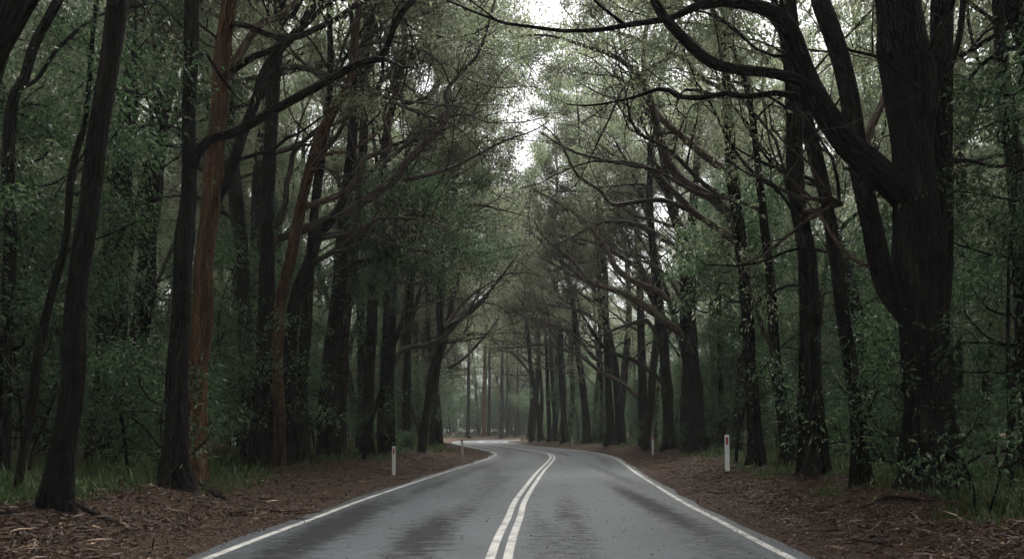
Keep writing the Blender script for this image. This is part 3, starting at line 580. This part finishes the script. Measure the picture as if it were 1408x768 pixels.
# ------------------------------------------------------------------ forest behind: a few kinds, copied
def proto_tall(seed, height, nl, zlo, lens, bark, bias=None, leafy=26, leaf=.15, rad=.26, name='forest_tree', lmat=None, **kw):
    rng = np.random.default_rng(seed)
    root = empty(name, (0, 0, 0), 'tall forest tree', 'tree', 'forest trees')
    P = wander(V(0, 0, -.3), V(rng.uniform(-.05, .05), rng.uniform(-.05, .05), 1), height, 26, rng, .025, V(0, 0, .02)); r = np.linspace(rad, .04, len(P)) * (1 - .1 * np.linspace(0, 1, len(P)))
    T = Tubes(); T.add(P, r, 9, .05, rng, .3)
    lv = Leaves(); o = Opt(**dict(dict(per=leafy, leaf=leaf, pull=bias, clump=.42, flat=.55), **kw))
    limb_parts(P, r, rng, o, nl, zlo, height * .97, lens, root, bark, lv, bias, as_one=T, elev=(.25, 1.0) if bias is not None else (.1, .9))
    if bias is not None:                              # long bare crooked limbs reaching over the road
        T.mi = 1; bare_limbs(T, P, r, rng, 9, zlo * .62, height * .8, bias)
    link('trunk', T.mesh('trunk', bark, mat2=BARK_LIMB if bias is not None else None), root)
    link('crown', lv.mesh('crown', lmat or LEAF_CANOPY, rng), root)
    return root
def proto_sapling(seed, height, leafy=22, leaf=.13, zlo=.6, name='sapling', lens=(.9, 2.0), lmat=None, wr=.3):
    rng = np.random.default_rng(seed)
    root = empty(name, (0, 0, 0), 'leafy sapling', 'sapling', 'saplings')
    T = Tubes(); lv = Leaves(); o = Opt(per=leafy, leaf=leaf, maxlev=2, dens=(2.4,), clump=.30, droop=.45, up=.0, tmin=.15)
    for s in range(rng.integers(1, 3)):
        P = wander(V(rng.uniform(-.2, .2) * s, rng.uniform(-.2, .2) * s, -.1), V(rng.uniform(-.15, .15), rng.uniform(-.15, .15), 1), height * rng.uniform(.8, 1), 14, rng, .06, V(0, 0, .03)); r = np.linspace(.012 + .004 * height, .008, len(P))
        T.add(P, r, 6, .05, rng, .2)
        limb_parts(P, r, rng, o, int(height * 3.2), zlo, height * .95, lens, root, BARK_DARK, lv, None, as_one=T, elev=(-.1, .6), rscale=.6)
    link('stem', T.mesh('stem', BARK_DARK), root)
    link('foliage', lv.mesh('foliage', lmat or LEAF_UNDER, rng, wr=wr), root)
    return root

rng = np.random.default_rng(7)
talls = [proto_tall(11, 25, 13, 9, (3, 6), BARK_DARK, None, 36), proto_tall(12, 28, 14, 11, (3, 6.5), BARK_DARK, None, 36, rad=.32), proto_tall(13, 22, 13, 6.5, (3, 5.5), BARK_BROWN, None, 36, rad=.22), proto_tall(14, 26, 14, 8, (3, 6), BARK_DARK, None, 36, rad=.28)]
X1 = V(1, 0, 0)
arches = [proto_tall(21, 25, 18, 10, (3.6, 6.3), BARK_DARK, X1, 30, .17, rad=.34, name='arching_tree', tmin=.3, tmin2=.55, up=.14, wob=.34, rise=.7, clump=.36, flat=.42, ratio=(.42, .7), fill=.42), proto_tall(22, 27, 19, 11, (3.6, 6.3), BARK_BROWN, X1, 30, .17, rad=.36, name='arching_tree', tmin=.3, tmin2=.55, up=.14, wob=.34, rise=.7, clump=.36, flat=.42, ratio=(.42, .7), fill=.42), proto_tall(23, 23, 18, 9, (3.5, 6.1), BARK_DARK, X1, 30, .17, rad=.3, name='arching_tree', tmin=.3, tmin2=.55, up=.14, wob=.34, rise=.7, clump=.36, flat=.42, ratio=(.42, .7), fill=.42)]
saps = [proto_sapling(31, 8), proto_sapling(32, 6.5), proto_sapling(33, 9.5), proto_sapling(34, 5), proto_sapling(35, 11, zlo=2.5)]
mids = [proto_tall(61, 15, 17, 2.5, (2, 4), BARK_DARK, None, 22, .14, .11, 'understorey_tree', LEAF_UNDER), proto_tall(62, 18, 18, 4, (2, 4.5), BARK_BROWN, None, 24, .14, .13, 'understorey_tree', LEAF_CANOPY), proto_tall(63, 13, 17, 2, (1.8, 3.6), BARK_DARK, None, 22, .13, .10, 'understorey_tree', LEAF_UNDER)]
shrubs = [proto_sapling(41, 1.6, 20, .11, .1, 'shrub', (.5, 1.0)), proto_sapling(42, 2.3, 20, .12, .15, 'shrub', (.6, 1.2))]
used = set()
def place(protos, x, y, rz, sc, label, group, cat=None):
    p = protos[int(rng.integers(len(protos)))]; z = gz(x, y) - .02
    if p.name not in used:
        used.add(p.name); p.location = (x, y, z); p.rotation_euler = (0, 0, rz); p.scale = (sc, sc, sc * 1.0); p['label'] = label; p['group'] = group; return p
    return copy_tree(p, (x, y, z), rz, (sc, sc, sc), label, group)

heroes_xy = np.array([o.location[:2] for o in C.objects if o.type == 'EMPTY' and o.name.startswith(('roadside_tree', 'forest_tree')) and abs(o.location.x) + abs(o.location.y) > .1])
taken = [tuple(p) for p in heroes_xy]; under = []
def free(x, y, gap, pts): return all((x - a) ** 2 + (y - b) ** 2 > gap * gap for a, b in pts)
def scatter(n, ylo, yhi, dlo, dhi, gap, pts, side=None, tries=40000, bias=1.0, xr=75):
    out = []
    for _ in range(tries):
        if len(out) >= n: break
        y = ylo + (yhi - ylo) * rng.uniform() ** bias; x = rng.uniform(-xr, xr)
        if abs(x) > .70 * max(y, 0) + 9 and y > 0: continue
        d, s = road_d(V(x), V(y)); d = d[0]; s = s[0]
        if not dlo < d < dhi or (side and s * side < 0): continue
        if pts is under and ((y < 16 and dhi > 20 and d < 11) or (y < 12.5 and x > 0)): continue
        if free(x, y, gap, pts): pts.append((x, y)); out.append((x, y, d, s))
    return out
# arching trees of the roadside rows beyond the traced ones
for (x, y, d, s) in scatter(38, 48, 104, 5.6, 9.0, 3.4, taken):
    k = int(np.argmin(((CL - (x, y)) ** 2).sum(1))); dv = CL[k] - np.array((x, y)); rz = math.atan2(dv[1], dv[0]) + rng.uniform(-.5, .5)
    place(arches, x, y, rz, rng.uniform(.85, 1.15), 'dark roadside tree in the distance arching over the %s edge of the road' % ('left' if s < 0 else 'right'), 'arching trees far along the %s side' % ('left' if s < 0 else 'right'))
# unseen trees added at the viewer's back to shade the road and trunks
for (x, y, d, s) in scatter(22, -30, -1, 7.5, 24, 3.2, taken, xr=24):
    place(arches if d < 9 else talls, x, y, rng.uniform(0, 6.28) if d >= 9 else (0 if s < 0 else math.pi), rng.uniform(.9, 1.15), 'unseen tall tree added behind the viewpoint for shade', 'unseen shade trees added behind the viewpoint')
# tall trees of the forest
for args in ((115, 4, 62, 8.6, 36, 2.3), (85, 55, 165, 8.6, 60, 2.6)):
    for (x, y, d, s) in scatter(*args, taken):
        sd_ = 'left' if s < 0 else 'right'
        place(talls, x, y, rng.uniform(0, 6.28), rng.uniform(.8, 1.15), 'tall slim forest tree deep in the woods behind the %s row of trunks' % sd_, 'forest trees behind the %s row' % sd_)
for (x, y, d, s) in scatter(34, 150, 215, 14.0, 90, 3.2, taken, xr=34):
    place(talls, x, y, rng.uniform(0, 6.28), rng.uniform(.8, 1.15), 'tall pale forest tree standing beyond the far bend', 'forest trees beyond the far bend')
for (x, y, d, s) in scatter(150, 14, 140, 10.5, 55, 2.4, under, bias=1.0):
    sd_ = 'left' if s < 0 else 'right'
    place(mids, x, y, rng.uniform(0, 6.28), rng.uniform(.75, 1.2), 'bushy middle-sized tree filling the woods %s of the road' % sd_, 'middle-sized trees %s of the road' % sd_)
for (x, y, d, s) in scatter(75, 142, 190, 6.5, 80, 1.9, under, xr=26):
    place(mids, x, y, rng.uniform(0, 6.28), rng.uniform(.9, 1.4), 'bushy pale tree filling the view beyond the far bend', 'bushy trees beyond the far bend')
for (x, y, d, s) in scatter(95, 141, 172, 6.0, 80, 1.2, under, xr=22):
    place(saps, x, y, rng.uniform(0, 6.28), rng.uniform(.75, 1.25), 'leafy sapling beyond the far bend', 'saplings beyond the far bend')
for (x, y, d, s) in scatter(280, 5, 120, 7.6, 40, 1.3, under, bias=1.15):
    sd_ = 'left' if s < 0 else 'right'
    place(saps, x, y, rng.uniform(0, 6.28), rng.uniform(.75, 1.25), 'leafy dark green sapling in the understorey of the woods %s of the road' % sd_, 'understorey saplings %s of the road' % sd_)
for (x, y, d, s) in scatter(80, 8, 110, 6.6, 14, 1.2, under, bias=1.1):
    sd_ = 'left' if s < 0 else 'right'
    place(shrubs, x, y, rng.uniform(0, 6.28), rng.uniform(.6, 1.2), 'low leafy shrub at the foot of the trunks %s of the road' % sd_, 'low shrubs %s of the road' % sd_)

# saplings seen plainly in the photograph
def near_sapling(label, base, height, seed, leafy=22, leaf=.12, zlo=.5, lens=(.9, 2.0), wr=.3):
    b0 = on_ground(*base); o = proto_sapling(seed, height, leafy, leaf, zlo, lens=lens, wr=wr); o.location = b0; o['label'] = label; del o['group']; return o
near_sapling('leafy sapling filling the gap right of the nearest leaning trunk at the left', (175, 652), 6.6, 51, 26, .13, .7)
near_sapling('pale-leaved sapling at the left edge, behind the thin wavy trunk', (36, 655), 6.5, 52, 24, .13, .6)
near_sapling('leafy young tree draping over the left row, above the curved black trunk', (498, 630), 10.5, 53, 30, .14, 6.5, (1.5, 3.2))
near_sapling('sapling spilling over the verge beside the straight dark trunk left of the guide post', (386, 642), 5.2, 54, 20, .13, .8)
near_sapling('leafy young tree hanging in front of the trunks right of the tall guide post', (1012, 636), 10.5, 55, 30, .14, 5.0, (1.4, 3.0))
near_sapling('leafy sapling standing before the leaning trunk left of the massive tree', (1168, 672), 4.2, 56, 20, .13, .8, (.6, 1.3))
near_sapling('dense leafy young tree at the right edge of the picture', (1392, 668), 8.5, 57, 26, .13, .8)
near_sapling('bright small sapling with broad leaves in front of the massive tree', (1343, 708), 1.3, 58, 11, .11, .45, (.4, .8), .38)

# ------------------------------------------------------------------ far wood as one mass
def far_wood():
    rg = np.random.default_rng(77); vs, qs, ts, n0 = [], [], [], 0; tv, tq, tbk, tn = [], [], [], 0
    spots = []
    for _ in range(9000):
        if len(spots) >= 330: break
        y = rg.uniform(20, 260); x = rg.uniform(-170, 170)
        d = road_d(V(x), V(y))[0][0]
        if d < 9 or (y < 165 and d < 36): continue
        if abs(x) < .72 * y + 12 and free(x, y, 4.0, spots): spots.append((x, y))
    lv = Leaves(); T = Tubes()
    for (x, y) in spots:
        h = rg.uniform(20, 30); z = gz(x, y)
        P = wander(V(x, y, z - .3), V(0, 0, 1), h, 8, rg, .02); T.add(P, np.linspace(.3, .05, 9), 6)
        nc = 60; k = rg.uniform(.03, 1, nc); c = np.stack([x + rg.normal(size=nc) * 2.2, y + rg.normal(size=nc) * 2.2, z + .5 + k * h], 1)
        m = 30; pp = np.repeat(c, m, 0) + rg.normal(size=(nc * m, 3)) * .75
        lv.add(pp, rg.normal(size=pp.shape) + V(0, 0, -.5), rg.uniform(.25, .45, len(pp)), np.clip(rg.beta(2, 2.6, len(pp)), 0, 1))
    o = link('distant_woodland', lv.mesh('distant_woodland', LEAF_CANOPY, rg, wr=.4)); tag(o, 'hazy mass of far trees closing the view behind the bend', 'woodland', None, 'stuff')
    link('trunks', T.mesh('trunks', BARK_DARK), o)['kind'] = 'stuff'
far_wood()

# ------------------------------------------------------------------ ground cover
rg = np.random.default_rng(5)
def verge_points(n, d0, d1, y0, y1, pw):
    k = (np.arange(len(CL)))[(CL[:, 1] > y0) & (CL[:, 1] < y1)]
    yy = CL[k, 1]; pr = 1 / np.maximum(yy, 5) ** pw; pr /= pr.sum(); i = rg.choice(k, n, p=pr); sgn = rg.choice([-1, 1], n); d = rg.uniform(d0, d1, n)
    p = CL[i] + CN[i] * (sgn * d)[:, None] + CT[i] * rg.uniform(-.3, .3, n)[:, None]
    return p, d
p, d = verge_points(300000, 3.3, 8.2, 5.5, 75, 1.25)
keep = rg.uniform(size=len(p)) < np.where(d < 3.75, .03 + .4 * sstep(3.42, 3.75, d), np.where(d > 7, .5, 1)); p, d = p[keep], d[keep]
z = ground_z(p[:, 0], p[:, 1]); z = np.maximum(z, np.where(d < 3.75, -.010, -1)) + .006 + rg.uniform(0, .02, len(p))
lv = Leaves(); dr = rg.normal(size=(len(p), 3)) * V(1, 1, .28)
big = rg.uniform(size=len(p)) < np.where(d > 4.7, .35, .06)
lv.add(np.column_stack([p, z]), dr, np.where(big, rg.uniform(.045, .11, len(p)), rg.uniform(.014, .038, len(p))), np.clip(rg.beta(1.2, 3.4, len(p)) + np.where(rg.uniform(size=len(p)) < .10, rg.uniform(.3, .7, len(p)), 0), 0, 1))
ps, ds_ = verge_points(3800, 4.2, 7.8, 6, 45, 1.2); zs = ground_z(ps[:, 0], ps[:, 1]) + rg.uniform(.01, .05, len(ps))
ls = Leaves(); ls.add(np.column_stack([ps, zs]), rg.normal(size=(len(ps), 3)) * V(1, 1, .16), rg.uniform(.12, .42, len(ps)), np.clip(rg.beta(1.6, 2.0, len(ps)), 0, 1))
tag(link('bark_litter', ls.mesh('bark_litter', LITTER_M, rg, wr=.075)), 'thin strips of shed bark strewn over both verges', 'bark litter', None, 'stuff')
pr, dr_ = verge_points(1500, .2, 3.4, 5, 50, 1.3); zr = -.0045 * dr_ + .008
lv.add(np.column_stack([pr, zr]), rg.normal(size=(1500, 3)) * V(1, 1, .1), rg.uniform(.02, .06, 1500), rg.uniform(.1, .8, 1500))
tag(link('leaf_litter', lv.mesh('leaf_litter', LITTER_M, rg, wr=.30)), 'reddish brown leaf litter and bark strips on both verges', 'leaf litter', None, 'stuff')

def grass():
    n = 260000
    p, d = verge_points(n, 5.8, 12.5, 6, 130, 1.1)
    m = hash_noise(p[:, 0] * .9, p[:, 1] * .7, 21) + .9 * hash_noise(p[:, 0] * 2.7, p[:, 1] * 2.7, 22)
    keep = (m + sstep(5.8, 7.2, d) * 1.2 - .5) > rg.uniform(-.2, .5, n); p, d = p[keep], d[keep]; n = len(p)
    z = ground_z(p[:, 0], p[:, 1]); h = rg.gamma(2.6, .062, n) * (.55 + .45 * sstep(6, 8, d)); a = rg.uniform(0, 6.28, n); w_ = rg.uniform(.006, .014, n) * (1 + p[:, 1] / 40)
    side = np.stack([np.cos(a), np.sin(a), 0 * a], 1); ln = np.stack([-np.sin(a), np.cos(a), 0 * a], 1) * (h * rg.uniform(.05, .75, n))[:, None]
    b_ = np.column_stack([p, z - .02]); up = V(0, 0, 1) * h[:, None]
    v = np.stack([b_ - side * w_[:, None], b_ + side * w_[:, None], b_ + ln * .35 + up * .6 + side * w_[:, None] * .7, b_ + ln * .35 + up * .6 - side * w_[:, None] * .7,
                  b_ + ln + up * .95 + side * w_[:, None] * .1, b_ + ln + up * .95 - side * w_[:, None] * .1], 1).reshape(-1, 3)
    k = np.arange(n)[:, None] * 6; q = np.stack([k + np.array([0, 1, 2, 3]), k + np.array([3, 2, 4, 5])], 1).reshape(-1, 4)
    t = np.repeat(np.clip(rg.beta(2, 3, n), 0, 1), 2)
    tag(link('grass', raw_mesh('grass', v, q, GRASS_M, False, {'tint': ('FLOAT', 'FACE', t)})), 'thin green grass growing along the foot of the trunks', 'grass', None, 'stuff')
grass()

# ------------------------------------------------------------------ guide posts
PLASTIC, n, L, b = mat('white_plastic')
ge = node(n, 'ShaderNodeNewGeometry'); s1 = node(n, 'ShaderNodeTexNoise', Scale=9.0, Detail=6.0); L.new(ge.outputs['Position'], s1.inputs['Vector'])
r1 = ramp(n, [(.3, (.74, .73, .70)), (.6, (.88, .875, .86))]); L.new(s1.outputs[0], r1.inputs[0]); L.new(r1.outputs[0], b.inputs['Base Color']); b.inputs['Roughness'].default_value = .5
def flat_mat(name, c, rough=.3):
    m, n, L, b = mat(name); s1 = node(n, 'ShaderNodeTexNoise', Scale=300.0, Detail=2.0)
    r1 = ramp(n, [(.35, tuple(x * .75 for x in c)), (.65, c)]); L.new(s1.outputs[0], r1.inputs[0]); L.new(r1.outputs[0], b.inputs['Base Color']); b.inputs['Roughness'].default_value = rough; return m
RED = flat_mat('reflector_red', (.42, .018, .015)); ORANGE = flat_mat('reflector_orange', (.55, .07, .025)); GREYR = flat_mat('reflector_grey', (.05, .055, .06))
import bmesh
def prism(outline, y0, y1, bev=.004):
    bm = bmesh.new(); f = bm.faces.new([bm.verts.new((x, y0, z)) for x, z in outline]); r = bmesh.ops.extrude_face_region(bm, geom=[f])
    bmesh.ops.translate(bm, vec=(0, y1 - y0, 0), verts=[g for g in r['geom'] if isinstance(g, bmesh.types.BMVert)])
    bmesh.ops.recalc_face_normals(bm, faces=bm.faces)
    if bev: bmesh.ops.bevel(bm, geom=[e for e in bm.edges], offset=bev, segments=2, affect='EDGES', clamp_overlap=True)
    return bm
def bm_obj(name, bm, m, parent=None):
    me = bpy.data.meshes.new(name); bm.to_mesh(me); bm.free(); me.materials.append(m); return link(name, me, parent)
def post(label, base, h, wd, rmat, rh, tilt=0, cap=False):
    b0 = on_ground(*base)
    root = empty('guide_post', b0, label, 'guide post', 'white guide posts along the road', math.atan2(b0[0], b0[1]) * -1 * .6); root.rotation_euler[1] = tilt
    w2 = wd / 2; top = [(w2 * math.cos(a), h - w2 * .55 + w2 * .55 * math.sin(a)) for a in np.linspace(.0, math.pi, 9)]
    bm = prism([(w2, -.2)] + top + [(-w2, -.2)], -.022, .022)
    bm_obj('post', bm, PLASTIC, root)
    if cap:
        bm = prism([(w2 * 1.15, h - .13), (w2 * 1.15, h - .02), (-w2 * 1.15, h - .02), (-w2 * 1.15, h - .13)], -.028, .028); bm_obj('reflector_band', bm, rmat, root)
    else:
        q = w2 * .5; z0 = h - .07 - rh
        oc = [(q, z0 + q * .6), (q, z0 + rh - q * .6), (q * .5, z0 + rh), (-q * .5, z0 + rh), (-q, z0 + rh - q * .6), (-q, z0 + q * .6), (-q * .5, z0), (q * .5, z0)]
        bm_obj('reflector', prism(oc, -.030, -.0225, .0015), rmat, root)
    return root
post('white guide post with an orange-red reflector on the left verge, nearest on that side', (541.5, 653), .98, .115, ORANGE, .19)
post('white guide post with a grey reflector at the tip of the left bend', (636, 624.6), .92, .125, GREYR, .16, tilt=-.04)
post('tiny white guide post far beyond the left bend', (623.3, 602.6), .95, .17, GREYR, .16)
post('white guide post with a deep red reflector on the right verge, tallest in the picture', (1000.3, 648), 1.02, .125, RED, .21, tilt=-.02)
post('white guide post with an orange-red cap below its top, second on the right verge', (897.6, 626), 1.0, .12, ORANGE, .1, cap=True)
post('small white guide post with nothing on it, before the dark trunks right of the bend', (787, 615.8), .98, .14, PLASTIC, .12)
b0 = on_ground(719, 605.3)
mk = empty('marker_board', b0, 'squat white marker board at the inside of the far right bend', 'marker')
bm_obj('board', prism([(-.26, .22), (.26, .22), (.26, .68), (-.26, .68)], -.02, .02, .008), PLASTIC, mk)
for sx in (-.16, .16): bm_obj('post', prism([(sx - .04, -.2), (sx + .04, -.2), (sx + .04, .6), (sx - .04, .6)], .024, .07, .004), PLASTIC, mk)

# ------------------------------------------------------------------ roots and fallen sticks
def stick(label, pix, bark, name='fallen_branch', lift=.02, cat='branch'):
    rs = np.random.default_rng(int(pix[0][0])); P = []; r = []
    for (x, y, wd, up) in pix:
        g = on_ground(x, y); g = V(g[0], g[1], g[2] + up); P.append(g); r.append(wd / F * g[1] * .5)
    n = len(P); P = catmull(P, 8); r = np.interp(np.linspace(0, n - 1, len(P)), np.arange(n), r)
    r[0] *= .3; r[-1] *= .3
    T = Tubes(); T.add(P, r, 9, .12, rs); o = link(name, T.mesh(name, bark, P[0])); o.location = P[0]; tag(o, label, cat)
stick('curved bare root arching off the litter beside the massive tree', [(1166, 706, 4, .0), (1192, 697, 6, .02), (1216, 690, 6, .05), (1240, 688, 6, .06), (1268, 690, 5, .03), (1284, 692, 4, .0)], BARK_BROWN, 'tree_root', cat='root')
stick('dark root running down the bank from the nearest leaning trunk', [(98, 692, 9, .02), (120, 705, 8, .03), (150, 718, 7, .03), (178, 730, 4, .0)], BARK_DARK, 'tree_root', cat='root')
stick('dark root running from the reddish trunk towards the road', [(276, 668, 12, .03), (292, 678, 9, .03), (312, 690, 5, .0)], BARK_DARK, 'tree_root', cat='root')
stick('fallen stick lying along the left bank near the road edge', [(306, 707, 3, .02), (340, 704, 3, .03), (372, 700, 2, .02)], BARK_BROWN)
stick('pale twig on the litter at the bottom left', [(38, 765, 3, .02), (48, 755, 3, .03), (56, 748, 2, .02)], BARK_PALE)

# small fallen sticks on the verges
sp, sd2 = verge_points(46, 4.0, 7.2, 7, 40, .9); st0 = None; proto_st = []
for k in range(4):
    q = wander(V(0, 0, .02), V(1, rg.normal() * .2, 0), rg.uniform(.5, 1.3), 7, rg, .12, (0, 0, 0)); q[:, 2] = .015 + np.abs(q[:, 2] - .02) * .25
    T = Tubes(); T.add(q, np.linspace(.016, .004, 8) * rg.uniform(.6, 1.2), 6, .1, rg)
    b1 = wander(q[4], q[4] - q[3] + V(0, rg.normal() * .12, 0), .3, 4, rg, .1); b1[:, 2] = .02; T.add(b1, np.linspace(.007, .003, 5), 5)
    proto_st.append(T.mesh('fallen_stick', BARK_PALE if k % 2 else BARK_BROWN))
for k in range(len(sp)):
    o = link('fallen_stick', proto_st[k % 4]); o.location = (sp[k, 0], sp[k, 1], gz(*sp[k]) + .012); o.rotation_euler = (0, 0, rg.uniform(0, 6.28))
    sd_ = 'left' if sp[k, 0] < CL[int(np.argmin(((CL - sp[k]) ** 2).sum(1))), 0] else 'right'
    tag(o, 'short dry stick lying in the leaf litter on the %s verge' % sd_, 'stick', 'fallen sticks on the %s verge' % sd_)

# ------------------------------------------------------------------ haze
HZM = bpy.data.materials.new('haze'); HZM.use_nodes = True; n = HZM.node_tree.nodes; n.clear()
vo = n.new('ShaderNodeVolumePrincipled'); vo.inputs['Density'].default_value = .00055; vo.inputs['Color'].default_value = (.93, .95, .93, 1); vo.inputs['Anisotropy'].default_value = .2
om = n.new('ShaderNodeOutputMaterial'); HZM.node_tree.links.new(vo.outputs[0], om.inputs['Volume'])
bm = bmesh.new(); bmesh.ops.create_cube(bm, size=1)
for v in bm.verts: v.co = (v.co.x * 1900, 500 + v.co.y * 1700, 20.5 + v.co.z * 45)
hz = bm_obj('haze', bm, HZM); tag(hz, 'pale damp air between the trees', 'haze', None, 'stuff')
open('/tmp/stat.txt','w').write(str(sum(len(m.polygons) for m in bpy.data.meshes)))if 0 else None
print('objects', len(S.objects), 'leaf quads', sum(len(o.data.polygons) for o in S.objects if o.type == 'MESH'))
